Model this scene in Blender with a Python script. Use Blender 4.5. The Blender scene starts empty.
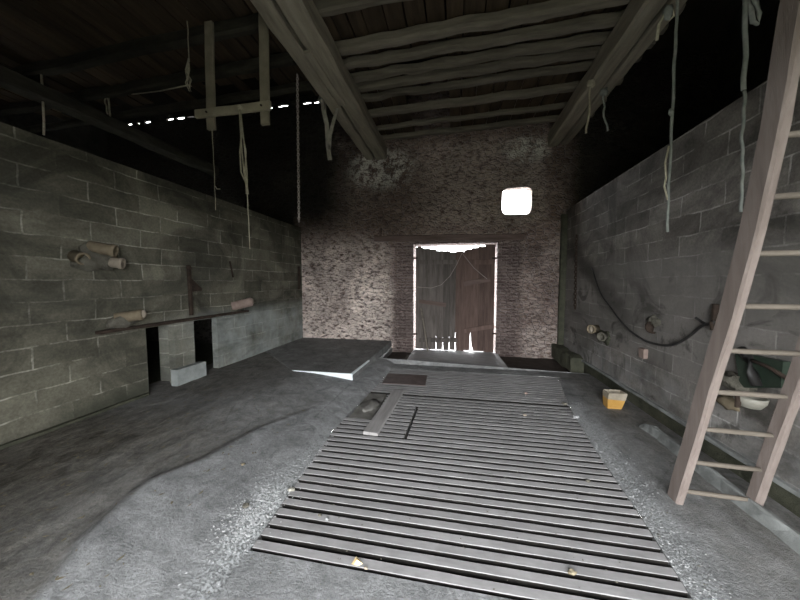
import bpy, math, random
from mathutils import Vector, Matrix, noise
random.seed(7)
SC = bpy.context.scene
COL = SC.collection
PI = math.pi

# ------------------------------------------------------------------ camera maths (used to read real positions off the photograph)
FPX = 295.0
PSI = math.atan(55 / math.hypot(295, 18))
PIT = math.atan(18 / 295.0)
CH = 1.6
_R = Vector((math.cos(PSI), math.sin(PSI), 0)); _F = Vector((-math.sin(PSI), math.cos(PSI), 0)); _Z = Vector((0, 0, 1))
FW = _F * math.cos(PIT) - _Z * math.sin(PIT)
UP = _F * math.sin(PIT) + _Z * math.cos(PIT)
CAM = Vector((0, 0, CH))
def ray(u, v): return _R * ((u - 400) / FPX) + UP * ((300 - v) / FPX) + FW
def atz(u, v, z=0.0):
    d = ray(u, v); return CAM + d * ((z - CH) / d.z)
def aty(u, v, y):
    d = ray(u, v); return CAM + d * (y / d.y)
def atx(u, v, x):
    d = ray(u, v); return CAM + d * (x / d.x)

# ------------------------------------------------------------------ materials
def new_mat(name):
    m = bpy.data.materials.new(name); m.use_nodes = True
    nt = m.node_tree; nt.nodes.clear()
    out = nt.nodes.new('ShaderNodeOutputMaterial'); b = nt.nodes.new('ShaderNodeBsdfPrincipled')
    nt.links.new(b.outputs[0], out.inputs[0])
    b.inputs['Specular IOR Level'].default_value = 0.25
    return m, nt, b
class N:
    def __init__(s, nt): s.nt = nt
    def n(s, t, **kw):
        q = s.nt.nodes.new(t)
        for k, v in kw.items(): setattr(q, k, v)
        return q
    def l(s, a, b): s.nt.links.new(a, b)
    def obj(s): return s.n('ShaderNodeTexCoord').outputs['Object']
    def map(s, vec, scale=(1, 1, 1), loc=(0, 0, 0), rot=(0, 0, 0)):
        q = s.n('ShaderNodeMapping'); s.l(vec, q.inputs[0])
        q.inputs['Scale'].default_value = scale; q.inputs['Location'].default_value = loc; q.inputs['Rotation'].default_value = rot
        return q.outputs[0]
    def noise(s, vec, sc, det=6, rough=.6, dist=0):
        q = s.n('ShaderNodeTexNoise'); s.l(vec, q.inputs['Vector'])
        q.inputs['Scale'].default_value = sc; q.inputs['Detail'].default_value = det; q.inputs['Roughness'].default_value = rough; q.inputs['Distortion'].default_value = dist
        return q.outputs['Fac']
    def ramp(s, f, stops):
        q = s.n('ShaderNodeValToRGB'); s.l(f, q.inputs[0]); e = q.color_ramp.elements
        while len(e) < len(stops): e.new(.5)
        for i, (p, c) in enumerate(stops):
            e[i].position = p; e[i].color = (c, c, c, 1) if not hasattr(c, '__len__') else (*c, 1)
        return q.outputs[0]
    def mix(s, f, a, b, mode='MIX'):
        q = s.n('ShaderNodeMix', data_type='RGBA', blend_type=mode)
        for v, i in ((f, 0), (a, 6), (b, 7)):
            if isinstance(v, (int, float)): q.inputs[i].default_value = v if i == 0 else (v, v, v, 1)
            elif isinstance(v, tuple): q.inputs[i].default_value = (*v, 1)
            else: s.l(v, q.inputs[i])
        return q.outputs[2]
    def math(s, op, a, b=None, clamp=False):
        q = s.n('ShaderNodeMath', operation=op, use_clamp=clamp)
        for v, i in ((a, 0), (b, 1)):
            if v is None: continue
            if isinstance(v, (int, float)): q.inputs[i].default_value = v
            else: s.l(v, q.inputs[i])
        return q.outputs[0]
    def sep(s, vec):
        q = s.n('ShaderNodeSeparateXYZ'); s.l(vec, q.inputs[0]); return q.outputs
    def comb(s, x, y, z=0):
        q = s.n('ShaderNodeCombineXYZ')
        for v, i in ((x, 0), (y, 1), (z, 2)):
            if isinstance(v, (int, float)): q.inputs[i].default_value = v
            else: s.l(v, q.inputs[i])
        return q.outputs[0]
    def step(s, v, a, b):      # 0 below a, 1 above b
        q = s.n('ShaderNodeMapRange', clamp=True, interpolation_type='SMOOTHSTEP'); s.l(v, q.inputs[0])
        q.inputs[1].default_value = a; q.inputs[2].default_value = b
        return q.outputs[0]
    def bump(s, h, strength, dist, b, prev=None):
        q = s.n('ShaderNodeBump'); s.l(h, q.inputs['Height']); q.inputs['Strength'].default_value = strength; q.inputs['Distance'].default_value = dist
        if prev is not None: s.l(prev, q.inputs['Normal'])
        s.l(q.outputs[0], b.inputs['Normal']); return q.outputs[0]

def simple(name, c1, c2, scale=6, rough=.85, bump=.4, stretch=(1, 1, 1), metallic=0, bd=.01, rnd=0.0):
    m, nt, b = new_mat(name); g = N(nt)
    v = g.map(g.obj(), stretch)
    if rnd:
        oi = g.n('ShaderNodeObjectInfo'); va = g.n('ShaderNodeVectorMath', operation='ADD'); g.l(v, va.inputs[0])
        g.l(g.comb(g.math('MULTIPLY', oi.outputs['Random'], 50.0), 0, 0), va.inputs[1]); v = va.outputs[0]
    f = g.noise(v, scale, 8, .65)
    c = g.mix(g.ramp(f, [(.3, 0), (.7, 1)]), c1, c2)
    if rnd:
        c = g.mix(1.0, c, g.ramp(oi.outputs['Random'], [(0, 1 - rnd), (1, 1.0)]), 'MULTIPLY')
    g.l(c, b.inputs['Base Color']); b.inputs['Roughness'].default_value = rough; b.inputs['Metallic'].default_value = metallic
    if bump: g.bump(g.noise(v, scale * 4, 8, .7), bump, bd, b)
    return m

def block_wall(name, axis, base1, base2, mortar, courses, blen, z0, wash=None, stain=0.0, off=0.0):
    """concrete block masonry; axis = the horizontal coordinate running along the wall"""
    m, nt, b = new_mat(name); g = N(nt)
    o = g.obj(); s = g.sep(o)
    al = s[1] if axis == 'y' else s[0]
    vec = g.comb(g.math('ADD', al, off), g.math('SUBTRACT', s[2], z0), 0)
    wob = g.noise(o, 3.0, 3, .5)
    va = g.n('ShaderNodeVectorMath', operation='ADD'); g.l(vec, va.inputs[0])
    w = g.math('MULTIPLY', g.math('SUBTRACT', wob, .5), .055); g.l(g.comb(w, w, 0), va.inputs[1])
    br = g.n('ShaderNodeTexBrick'); g.l(va.outputs[0], br.inputs['Vector'])
    br.offset = .5; br.inputs['Scale'].default_value = 1; br.inputs['Brick Width'].default_value = blen; br.inputs['Row Height'].default_value = courses
    br.inputs['Mortar Size'].default_value = .009; br.inputs['Mortar Smooth'].default_value = .5; br.inputs['Bias'].default_value = 0
    br.inputs['Color1'].default_value = (*base1, 1); br.inputs['Color2'].default_value = (*base2, 1)
    br.inputs['Mortar'].default_value = (*mortar, 1)
    mort = br.outputs['Fac']
    # mortar only partly visible: rubbed over in places
    vis = g.ramp(g.noise(o, 3.0, 5, .7), [(.42, .0), (.58, 1)])
    nob = g.n('ShaderNodeTexBrick'); g.l(va.outputs[0], nob.inputs['Vector']); nob.offset = .5
    nob.inputs['Scale'].default_value = 1; nob.inputs['Brick Width'].default_value = blen; nob.inputs['Row Height'].default_value = courses; nob.inputs['Mortar Size'].default_value = 0
    nob.inputs['Color1'].default_value = (*base1, 1); nob.inputs['Color2'].default_value = (*base2, 1)
    c = g.mix(vis, nob.outputs[0], br.outputs[0])
    c = g.mix(1.0, c, g.ramp(g.noise(o, 1.1, 6, .68, .9), [(.36, .38), (.62, 1.15)]), 'MULTIPLY')
    c = g.mix(1.0, c, g.ramp(g.noise(o, 45, 5, .7), [(.3, .75), (.7, 1.2)]), 'MULTIPLY')
    if wash == 'left':      # pale lime wash left on the lower courses past the openings
        a = g.math('MULTIPLY', g.step(s[1], 2.9, 4.2), g.math('SUBTRACT', 1.0, g.step(s[2], .95, 1.25)))
        a = g.math('MULTIPLY', a, g.ramp(g.noise(o, 2.6, 6, .65), [(.3, .1), (.62, .50)]))
        c = g.mix(a, c, (.46, .51, .50))
        # damp dark foot of the wall, green algae
        f = g.math('MULTIPLY', g.math('SUBTRACT', 1.0, g.step(s[2], .2, .5)), g.ramp(g.noise(o, 1.7, 4, .6), [(.42, 0), (.6, .8)]))
        f = g.math('MULTIPLY', f, g.math('SUBTRACT', 1.0, g.step(s[1], 3, 3.4)))
        c = g.mix(f, c, (.03, .035, .022))
    if wash == 'right':
        a = g.math('SUBTRACT', 1.0, g.step(s[2], .45, .75))
        a = g.math('MULTIPLY', a, g.ramp(g.noise(o, 3, 6, .65), [(.35, .0), (.65, .4)]))
        c = g.mix(a, c, (.30, .31, .31))
        # grey slurry rendered over the middle courses
        d = g.math('MULTIPLY', g.step(s[2], .55, .8), g.math('SUBTRACT', 1.0, g.step(s[2], 1.7, 2.1)))
        c = g.mix(g.math('MULTIPLY', d, .6), c, (.19, .18, .168))
        e = g.math('MULTIPLY', g.ramp(g.noise(o, 1.9, 5, .6, 1.2), [(.54, 0), (.64, 1)]), g.math('SUBTRACT', 1.0, g.step(s[2], 1.3, 1.9)))
        c = g.mix(g.math('MULTIPLY', e, .7), c, (.035, .034, .028))
    if wash == 'right':     # soft darker band running diagonally across the far part of the wall
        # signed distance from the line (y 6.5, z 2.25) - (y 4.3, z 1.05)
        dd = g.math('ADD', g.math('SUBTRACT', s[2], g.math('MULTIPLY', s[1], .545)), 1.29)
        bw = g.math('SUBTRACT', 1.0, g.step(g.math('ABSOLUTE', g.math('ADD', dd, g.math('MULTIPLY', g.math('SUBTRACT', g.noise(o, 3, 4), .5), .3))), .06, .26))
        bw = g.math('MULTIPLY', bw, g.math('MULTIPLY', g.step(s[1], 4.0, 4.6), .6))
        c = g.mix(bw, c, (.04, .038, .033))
    if stain: 
        st = g.ramp(g.noise(g.map(o, (1, .55, 2.0)), .9, 5, .6, .8), [(.5, 0), (.72, 1)])
        c = g.mix(g.math('MULTIPLY', st, stain), c, (.035, .036, .028))
    g.l(c, b.inputs['Base Color']); b.inputs['Roughness'].default_value = .92
    n1 = g.bump(g.noise(o, 55, 6, .75), .5, .006, b)
    g.bump(g.math('MULTIPLY', g.math('MULTIPLY', mort, vis), -1.0), .5, .006, b, n1)
    return m

def rubble(name):
    """old rubble and brick gable: whitewash flaking off red-brown stone low down, bare stone above with shade painted into its sides"""
    m, nt, b = new_mat(name); g = N(nt)
    o = g.obj(); s = g.sep(o)
    v = g.map(o, (1.0, 1.0, 1.9))
    vw = g.n('ShaderNodeVectorMath', operation='ADD'); g.l(v, vw.inputs[0])
    nz = g.n('ShaderNodeTexNoise'); g.l(o, nz.inputs[0]); nz.inputs['Scale'].default_value = 5
    sc = g.n('ShaderNodeVectorMath', operation='SCALE'); g.l(nz.outputs['Color'], sc.inputs[0]); sc.inputs['Scale'].default_value = .12
    g.l(sc.outputs[0], vw.inputs[1])
    vo = g.n('ShaderNodeTexVoronoi', feature='DISTANCE_TO_EDGE'); g.l(vw.outputs[0], vo.inputs[0]); vo.inputs['Scale'].default_value = 7.5
    vc = g.n('ShaderNodeTexVoronoi'); g.l(vw.outputs[0], vc.inputs[0]); vc.inputs['Scale'].default_value = 7.5
    cell = g.sep(vc.outputs['Color'])
    edge = g.ramp(vo.outputs[0], [(0, 0), (.12, 1)])
    stone = g.ramp(cell[0], [(0, (.10, .062, .05)), (.5, (.17, .115, .092)), (1, (.24, .17, .145))])
    mort = (.25, .205, .20)
    c = g.mix(edge, mort, stone)
    fine = g.ramp(g.noise(g.map(o, (1, 1, 2.0)), 8.5, 7, .72), [(.40, 0), (.50, 1)])
    # whitewash patches, strongest low and left of the door
    low = g.math('SUBTRACT', 1.0, g.step(s[2], 2.1, 2.95))
    leftm = g.math('SUBTRACT', 1.0, g.step(s[0], -1.75, -1.3))
    patch = g.ramp(g.noise(o, .9, 5, .6, .5), [(.35, .25), (.6, 1)])
    big = g.math('MULTIPLY', low, g.math('ADD', g.math('MULTIPLY', leftm, .80), .16))
    wf = g.math('MULTIPLY', g.math('MULTIPLY', fine, patch), g.math('ADD', big, .18))
    rr = g.math('MULTIPLY', g.math('MULTIPLY', g.step(s[0], 1.2, 1.6), g.math('SUBTRACT', 1.0, g.step(s[2], .5, .9))), fine)
    wf = g.math('MAXIMUM', wf, g.math('MULTIPLY', rr, .45))
    up_ = g.math('MULTIPLY', g.math('MULTIPLY', g.step(s[0], -1.6, -.2), g.math('SUBTRACT', 1.0, g.step(s[0], 1.7, 2.1))), g.math('SUBTRACT', 1.0, g.step(s[2], 4.5, 4.9)))
    wf = g.math('MAXIMUM', wf, g.math('MULTIPLY', g.math('MULTIPLY', up_, g.step(s[2], 2.6, 3.0)), g.math('MULTIPLY', fine, .42)))
    c = g.mix(wf, c, (.88, .76, .68))
    # lime mortar packed round the beam ends
    pn = g.ramp(g.noise(o, 7, 7, .75), [(.46, 0), (.53, 1)])
    for bx_, bz_, r_ in ((-1.72, 4.22, .62), (1.45, 4.38, .36)):
        d2 = g.math('SQRT', g.math('ADD', g.math('POWER', g.math('MULTIPLY', g.math('SUBTRACT', s[0], bx_), .62), 2.0), g.math('POWER', g.math('SUBTRACT', s[2], bz_), 2.0)))
        k = g.math('MULTIPLY', g.math('SUBTRACT', 1.0, g.step(d2, r_ * .45, r_)), pn)
        c = g.mix(k, c, (.85, .82, .76))
    # brick jambs beside the door
    vec = g.comb(s[0], s[2], 0)
    br = g.n('ShaderNodeTexBrick'); g.l(vec, br.inputs['Vector']); br.inputs['Scale'].default_value = 1; br.inputs['Brick Width'].default_value = .22; br.inputs['Row Height'].default_value = .068
    br.inputs['Mortar Size'].default_value = .009; br.inputs['Color1'].default_value = (.135, .098, .088, 1); br.inputs['Color2'].default_value = (.21, .16, .145, 1); br.inputs['Mortar'].default_value = (.24, .20, .185, 1)
    jn = g.math('ADD', g.math('ABSOLUTE', s[0]), g.math('MULTIPLY', g.math('SUBTRACT', g.noise(o, 2.4, 3), .5), .25))
    jf = g.math('MULTIPLY', g.math('SUBTRACT', 1.0, g.step(jn, 1.30, 1.5)), g.math('SUBTRACT', 1.0, g.step(s[2], 2.45, 2.6)))
    c = g.mix(jf, c, br.outputs[0])
    shade_left = g.math('MULTIPLY', g.math('SUBTRACT', 1.0, g.step(s[0], -3.2, -2.0)), g.step(g.math('ADD', s[2], g.math('MULTIPLY', g.noise(o, 1.5, 4), .6)), 3.0, 3.7))  # painted shade: upper left stone darkened where little light arrives
    shade_right = g.math('MULTIPLY', g.step(s[0], 2.0, 2.6), g.step(s[2], 2.9, 3.4))  # upper right beyond the block wall darkened as shade likewise
    shade_left = g.math('MAXIMUM', shade_left, g.math('SUBTRACT', 1.0, g.step(s[0], -4.0, -3.8)))  # same painted dark on the stone seen through the low openings
    c = g.mix(g.math('MAXIMUM', shade_left, shade_right), c, g.mix(.12, (.012, .015, .011), c))
    # broad random blotches of tone over the whole wall
    c = g.mix(1.0, c, g.ramp(g.noise(o, .7, 4, .6), [(.3, .6), (.7, 1.2)]), 'MULTIPLY')
    g.l(c, b.inputs['Base Color']); b.inputs['Roughness'].default_value = .95
    n1 = g.bump(edge, .9, .03, b); n2 = g.bump(g.noise(o, 22, 7, .75), .8, .03, b, n1)
    g.bump(g.math('MULTIPLY', fine, 1.0), .7, .015, b, n2)
    return m

def floor_mat():
    m, nt, b = new_mat('worn_concrete_floor'); g = N(nt)
    o = g.obj()
    d = g.n('ShaderNodeAttribute', attribute_name='dirt'); gr = g.n('ShaderNodeAttribute', attribute_name='grit'); ea = g.n('ShaderNodeAttribute', attribute_name='earth')
    base = g.mix(g.ramp(g.noise(o, 2.2, 8, .65, .4), [(.3, 0), (.7, 1)]), (.145, .148, .148), (.27, .276, .275))
    base = g.mix(1.0, base, g.ramp(g.noise(o, 38, 7, .75), [(.32, .78), (.68, 1.18)]), 'MULTIPLY')
    base = g.mix(1.0, base, g.ramp(g.noise(o, 5.5, 6, .7, 1.2), [(.35, .68), (.62, 1.22)]), 'MULTIPLY')
    speck = g.ramp(g.noise(o, 120, 3, .6), [(.60, 0), (.68, 1)])
    base = g.mix(g.math('MULTIPLY', speck, .45), base, (.06, .055, .05))
    cr = g.n('ShaderNodeTexVoronoi', feature='DISTANCE_TO_EDGE'); g.l(g.map(o, (1, .7, 1)), cr.inputs[0]); cr.inputs['Scale'].default_value = .9
    crack = g.ramp(g.math('ADD', cr.outputs[0], g.math('MULTIPLY', g.math('SUBTRACT', g.noise(o, 8, 5), .5), .08)), [(.0, 1), (.008, 0)])
    base = g.mix(g.math('MULTIPLY', crack, .35), base, (.04, .04, .04))
    gn = g.ramp(g.noise(o, 60, 4, .7), [(.42, 0), (.55, 1)])
    base = g.mix(g.math('MULTIPLY', gr.outputs['Fac'], gn), base, (.46, .48, .48))
    streak = g.noise(g.map(o, (3.0, 1.5, 1), rot=(0, 0, .5)), 3.2, 8, .72, 1.0)
    dirt = g.mix(g.ramp(streak, [(.35, 0), (.68, 1)]), (.040, .036, .026), (.19, .175, .15))
    dirt = g.mix(1.0, dirt, g.ramp(g.noise(o, 50, 6, .7), [(.3, .6), (.7, 1.3)]), 'MULTIPLY')
    df = g.math('ADD', d.outputs['Fac'], g.math('MULTIPLY', g.math('SUBTRACT', g.noise(o, 7, 5, .65), .5), .5), clamp=True)
    df = g.math('MULTIPLY', df, g.step(d.outputs['Fac'], .0, .12))
    c = g.mix(df, base, dirt)
    earth = g.mix(g.noise(o, 12, 6, .7), (.02, .016, .013), (.075, .06, .05))
    c = g.mix(ea.outputs['Fac'], c, earth)
    g.l(c, b.inputs['Base Color'])
    g.l(g.ramp(g.noise(o, 5, 5), [(.3, .62), (.7, .9)]), b.inputs['Roughness'])
    n1 = g.bump(g.noise(o, 60, 8, .75), .4, .005, b)
    n2 = g.bump(g.math('MULTIPLY', g.math('ADD', gr.outputs['Fac'], .15), gn), .9, .012, b, n1)
    g.bump(g.math('MULTIPLY', d.outputs['Fac'], streak), .6, .04, b, n2)
    return m

M = {}
M['floor'] = floor_mat()
M['rubble'] = rubble('flaking_rubble_wall')
M['block_left'] = block_wall('block_wall_left', 'y', (.095, .091, .068), (.165, .157, .12), (.31, .30, .25), .203, .50, .2, 'left', .8, off=.02)
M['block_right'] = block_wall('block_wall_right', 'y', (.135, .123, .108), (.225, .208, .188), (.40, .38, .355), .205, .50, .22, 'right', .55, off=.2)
M['dark_wall'] = simple('dark_stone', (.018, .018, .015), (.05, .047, .04), 5, .95, .8, bd=.03)  # very dark stone of the outer and entrance walls
M['slat'] = simple('smooth_concrete_slat', (.235, .231, .229), (.35, .343, .34), 5, .85, .3, (1, 3, 1), bd=.004, rnd=.22)
M['wood'] = simple('grey_rough_timber', (.20, .18, .13), (.36, .325, .24), 3.2, .85, .8, (1, 1, 1), bd=.01, rnd=.2)
M['wood_x'] = simple('grey_rough_joist', (.11, .098, .078), (.23, .208, .165), 5, .85, .8, (.25, 2, 2), bd=.012, rnd=.35)
M['wood_y'] = simple('grey_rough_beam', (.17, .152, .118), (.36, .325, .255), 5, .85, .8, (2, .25, 2), bd=.012, rnd=.15)
M['shaded_timber'] = simple('shade_dark_timber', (.022, .021, .016), (.06, .056, .042), 5, .9, .6, (.5, .5, 2), rnd=.2)  # timber colour darkened to stand for the unlit upper left
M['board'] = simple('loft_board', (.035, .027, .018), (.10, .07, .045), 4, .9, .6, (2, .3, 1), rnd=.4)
M['ladder'] = simple('pale_ladder_wood', (.14, .113, .098), (.215, .18, .16), 5, .75, .5, (3, 3, .35), bd=.005)
M['rung'] = simple('worn_rung_wood', (.10, .085, .068), (.19, .165, .135), 6, .7, .4, (.5, 3, 3), bd=.004, rnd=.15)
M['plankwood'] = simple('dusty_plank', (.20, .19, .185), (.33, .32, .31), 5, .8, .5, (4, .4, 1), bd=.004)
M['ply'] = simple('muddy_board', (.08, .075, .062), (.21, .205, .19), 5.5, .9, .6, (1, 1, 1), bd=.008)
M['sheet'] = simple('rusty_brown_sheet', (.07, .055, .05), (.13, .10, .095), 6, .8, .4, (1, 1, 1))
M['door_left'] = simple('grey_door_board', (.07, .06, .053), (.17, .15, .135), 6, .85, .7, (3, 3, .3), bd=.006, rnd=.35)
M['door_right'] = simple('brown_door_board', (.085, .055, .046), (.18, .125, .105), 6, .85, .7, (3, 3, .3), bd=.006, rnd=.35)
M['lintel'] = simple('weathered_lintel', (.07, .048, .04), (.17, .125, .11), 4, .85, .8, (.3, 3, 3), bd=.01)
M['rope'] = simple('grey_twine', (.28, .26, .19), (.50, .46, .35), 30, .95, .3, rnd=.2)
M['rope_teal'] = simple('faded_teal_rope', (.13, .148, .138), (.26, .265, .24), 14, .95, .3)
M['rag'] = simple('grubby_rag', (.20, .19, .16), (.38, .35, .30), 12, .95, .4)
M['iron'] = simple('rusted_iron', (.018, .013, .010), (.055, .038, .028), 12, .8, .5, rnd=.1)
M['hose'] = simple('black_hose', (.012, .012, .012), (.04, .038, .036), 10, .45, .1)
M['clay'] = simple('terracotta', (.19, .14, .12), (.31, .24, .205), 9, .8, .3)
M['clay_pale'] = simple('pale_clay', (.22, .185, .145), (.34, .30, .24), 9, .8, .3)
M['clay_olive'] = simple('grimy_clay', (.12, .095, .06), (.24, .20, .14), 8, .85, .4)
M['mortar'] = simple('lumpy_mortar', (.07, .066, .052), (.17, .16, .13), 9, .95, 1.0, bd=.02)
M['white_paint'] = simple('white_painted_edge', (.62, .68, .70), (.80, .85, .86), 8, .7, .4)
M['pale_block'] = simple('pale_cement_block', (.20, .22, .21), (.33, .35, .34), 8, .9, .6)
M['kerb'] = simple('cast_kerb', (.10, .105, .10), (.24, .25, .24), 5, .85, .7)
M['slime'] = simple('mossy_concrete', (.03, .033, .022), (.08, .08, .055), 6, .8, .8, bd=.02)
M['slurry'] = simple('slurry_gap_shade', (.010, .009, .008), (.022, .020, .017), 8, .9, .2)  # slurry coat on the slat sides, blackened to stand for shade in the gaps
M['pit'] = simple('slurry_pit', (.004, .004, .004), (.010, .009, .008), 5, .9, .2)
M['plastic_yellow'] = simple('yellow_plastic', (.36, .19, .04), (.50, .31, .10), 7, .5, .1)
M['bleached'] = simple('dusty_pale_plastic', (.22, .19, .14), (.36, .32, .25), 9, .7, .2)
M['enamel'] = simple('chipped_enamel', (.22, .21, .175), (.34, .33, .28), 5, .45, .15)
M['green_plastic'] = simple('green_plastic', (.018, .030, .021), (.04, .055, .04), 5, .5, .15)
M['grit'] = simple('pale_grit', (.22, .225, .225), (.42, .425, .42), 30, .9, .2)
M['straw'] = simple('old_straw', (.10, .085, .055), (.22, .19, .13), 20, .9, .1)
M['leaf'] = simple('yellowed_leaf', (.58, .42, .20), (.75, .62, .38), 20, .8, .2)
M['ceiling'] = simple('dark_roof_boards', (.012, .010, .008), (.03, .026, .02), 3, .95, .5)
M['grass'] = simple('rough_grass', (.08, .082, .058), (.14, .142, .105), 3, .95, .8)
M['wire'] = simple('dull_wire', (.22, .19, .17), (.36, .32, .30), 20, .5, .1)

# ------------------------------------------------------------------ mesh builder
class MB:
    def __init__(s): s.v = []; s.f = []
    def add(s, vs, fs):
        k = len(s.v); s.v += [tuple(p) for p in vs]; s.f += [tuple(i + k for i in f) for f in fs]; return s
    def box(s, x0, x1, y0, y1, z0, z1, j=0):
        c = [(x, y, z) for z in (z0, z1) for y in (y0, y1) for x in (x0, x1)]
        if j: c = [tuple(a + random.uniform(-j, j) for a in p) for p in c]
        return s.add(c, [(0, 2, 3, 1), (4, 5, 7, 6), (0, 1, 5, 4), (2, 6, 7, 3), (0, 4, 6, 2), (1, 3, 7, 5)])
    def loft(s, rings, cap=True, closed=True):
        k = len(rings[0]); vs = [p for r in rings for p in r]; fs = []
        for i in range(len(rings) - 1):
            for j in range(k if closed else k - 1):
                a = i * k + j; b_ = i * k + (j + 1) % k
                fs.append((a, b_, b_ + k, a + k))
        if cap: fs += [tuple(range(k))[::-1], tuple((len(rings) - 1) * k + j for j in range(k))]
        return s.add(vs, fs)
    def frame(s, pts, i, upv=None):
        a = Vector(pts[max(i - 1, 0)]); b_ = Vector(pts[min(i + 1, len(pts) - 1)]); t = (b_ - a).normalized()
        u = upv or (Vector((0, 0, 1)) if abs(t.z) < .9 else Vector((0, 1, 0)))
        n = u.cross(t).normalized(); return n, t.cross(n).normalized(), t
    def tube(s, pts, r, k=8, cap=True):
        rings = []
        for i, p in enumerate(pts):
            n, b_, t = s.frame(pts, i); rr = r[i] if hasattr(r, '__len__') else r
            rings.append([Vector(p) + n * math.cos(2 * PI * q / k) * rr + b_ * math.sin(2 * PI * q / k) * rr for q in range(k)])
        return s.loft(rings, cap)
    def pipe(s, p0, p1, r, w, k=16):       # hollow pipe stub, closed at p0
        p0, p1 = Vector(p0), Vector(p1); n, b_, t = s.frame([p0, p1], 0)
        ring = lambda c, rr: [c + n * math.cos(2 * PI * q / k) * rr + b_ * math.sin(2 * PI * q / k) * rr for q in range(k)]
        return s.loft([ring(p0, r), ring(p0.lerp(p1, .8), r), ring(p0.lerp(p1, .82), r * 1.06), ring(p1, r * 1.06), ring(p1, r - w), ring(p0.lerp(p1, .35), r - w)])
    def rect(s, p0, p1, w, h, seg=1, jit=0.0, upv=None, cham=.12, twist=0):   # rough squared timber
        p0, p1 = Vector(p0), Vector(p1); n, b_, t = s.frame([p0, p1], 0, upv); rings = []
        off = [random.uniform(-9, 9) for _ in range(2)]
        for i in range(seg + 1):
            c = p0.lerp(p1, i / seg)
            if 0 < i < seg or True:
                c = c + n * jit * 1.5 * (noise.noise(Vector((i * .45, off[0], 0)))) + b_ * jit * 1.5 * (noise.noise(Vector((i * .45, off[1], 3))))
            q = cham * min(w, h); a, e = w / 2, h / 2
            prof = [(-a + q, -e), (a - q, -e), (a, -e + q), (a, e - q), (a - q, e), (-a + q, e), (-a, e - q), (-a, -e + q)]
            rings.append([c + n * (x + random.uniform(-jit, jit) * .35) + b_ * (z + random.uniform(-jit, jit) * .35) for x, z in prof])
        return s.loft(rings)
    def poly(s, pts, d):           # outline of 3-D points pushed along vector d
        d = Vector(d); k = len(pts); vs = [Vector(p) for p in pts] + [Vector(p) + d for p in pts]
        fs = [tuple(range(k))[::-1], tuple(range(k, 2 * k))] + [(i, (i + 1) % k, (i + 1) % k + k, i + k) for i in range(k)]
        return s.add(vs, fs)
    def blob(s, c, rx, ry, rz, jit=.2, nu=14, nv=9, seed=0):
        rings = []
        for i in range(nv + 1):
            th = PI * i / nv; ring = []
            for j in range(nu):
                ph = 2 * PI * j / nu; d = Vector((math.sin(th) * math.cos(ph), math.sin(th) * math.sin(ph), math.cos(th)))
                k = 1 + jit * noise.noise(d * 1.8 + Vector((seed, seed * .7, 0))) * 2
                ring.append((c[0] + d.x * rx * k, c[1] + d.y * ry * k, c[2] + d.z * rz * k))
            rings.append(ring)
        return s.loft(rings, cap=False)
    def build(s, name, mat, parent=None, smooth=False):
        me = bpy.data.meshes.new(name); me.from_pydata(s.v, [], s.f); me.validate(); me.update()
        import bmesh
        bm = bmesh.new(); bm.from_mesh(me); bmesh.ops.recalc_face_normals(bm, faces=bm.faces); bm.to_mesh(me); bm.free()
        me.materials.append(mat)
        if smooth:
            for p in me.polygons: p.use_smooth = True
        o = bpy.data.objects.new(name, me); COL.objects.link(o)
        if parent: o.parent = parent; o.matrix_parent_inverse = Matrix.Translation(-parent.location)
        return o

def tag(o, label=None, cat=None, group=None, kind=None):
    if label: o['label'] = label
    if cat: o['category'] = cat
    if group: o['group'] = group
    if kind: o['kind'] = kind
    return o
def thing(name, loc, label, cat, group=None):
    o = bpy.data.objects.new(name, None); COL.objects.link(o); o.location = loc; o.empty_display_size = .1
    return tag(o, label, cat, group)
def struct(o): o['kind'] = 'structure'; return o

def grid_wall(name, mat, axis, pos, thick, a0, a1, z0, z1, holes):
    """solid wall slab with rectangular holes; axis 'x' runs along X at y=pos.., 'y' runs along Y at x=pos.."""
    A = sorted({a0, a1, *[h[i] for h in holes for i in (0, 1)]}); Z = sorted({z0, z1, *[h[i] for h in holes for i in (2, 3)]})
    def solid(i, j):
        if i < 0 or j < 0 or i >= len(A) - 1 or j >= len(Z) - 1: return False
        a, z = (A[i] + A[i + 1]) / 2, (Z[j] + Z[j + 1]) / 2
        return not any(h[0] < a < h[1] and h[2] < z < h[3] for h in holes)
    P = (lambda a, t, z: (a, pos + t, z)) if axis == 'x' else (lambda a, t, z: (pos + t, a, z))
    mb = MB(); idx = {}
    def V(a, t, z):
        k = (round(a, 5), round(t, 5), round(z, 5))
        if k not in idx: idx[k] = len(mb.v); mb.v.append(P(a, t, z))
        return idx[k]
    for i in range(len(A) - 1):
        for j in range(len(Z) - 1):
            if not solid(i, j): continue
            a, b_, c, d = A[i], A[i + 1], Z[j], Z[j + 1]
            mb.f.append((V(a, 0, c), V(b_, 0, c), V(b_, 0, d), V(a, 0, d)))
            mb.f.append((V(a, thick, c), V(a, thick, d), V(b_, thick, d), V(b_, thick, c)))
            for (di, dj, p, q) in ((-1, 0, (a, c), (a, d)), (1, 0, (b_, c), (b_, d)), (0, -1, (a, c), (b_, c)), (0, 1, (a, d), (b_, d))):
                if not solid(i + di, j + dj): mb.f.append((V(p[0], 0, p[1]), V(q[0], 0, q[1]), V(q[0], thick, q[1]), V(p[0], thick, p[1])))
    return struct(mb.build(name, mat))

YB = 6.79           # inner face of the far gable wall
XL = -3.75          # face of the left block wall
XR = 2.27           # face of the right block wall

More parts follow.
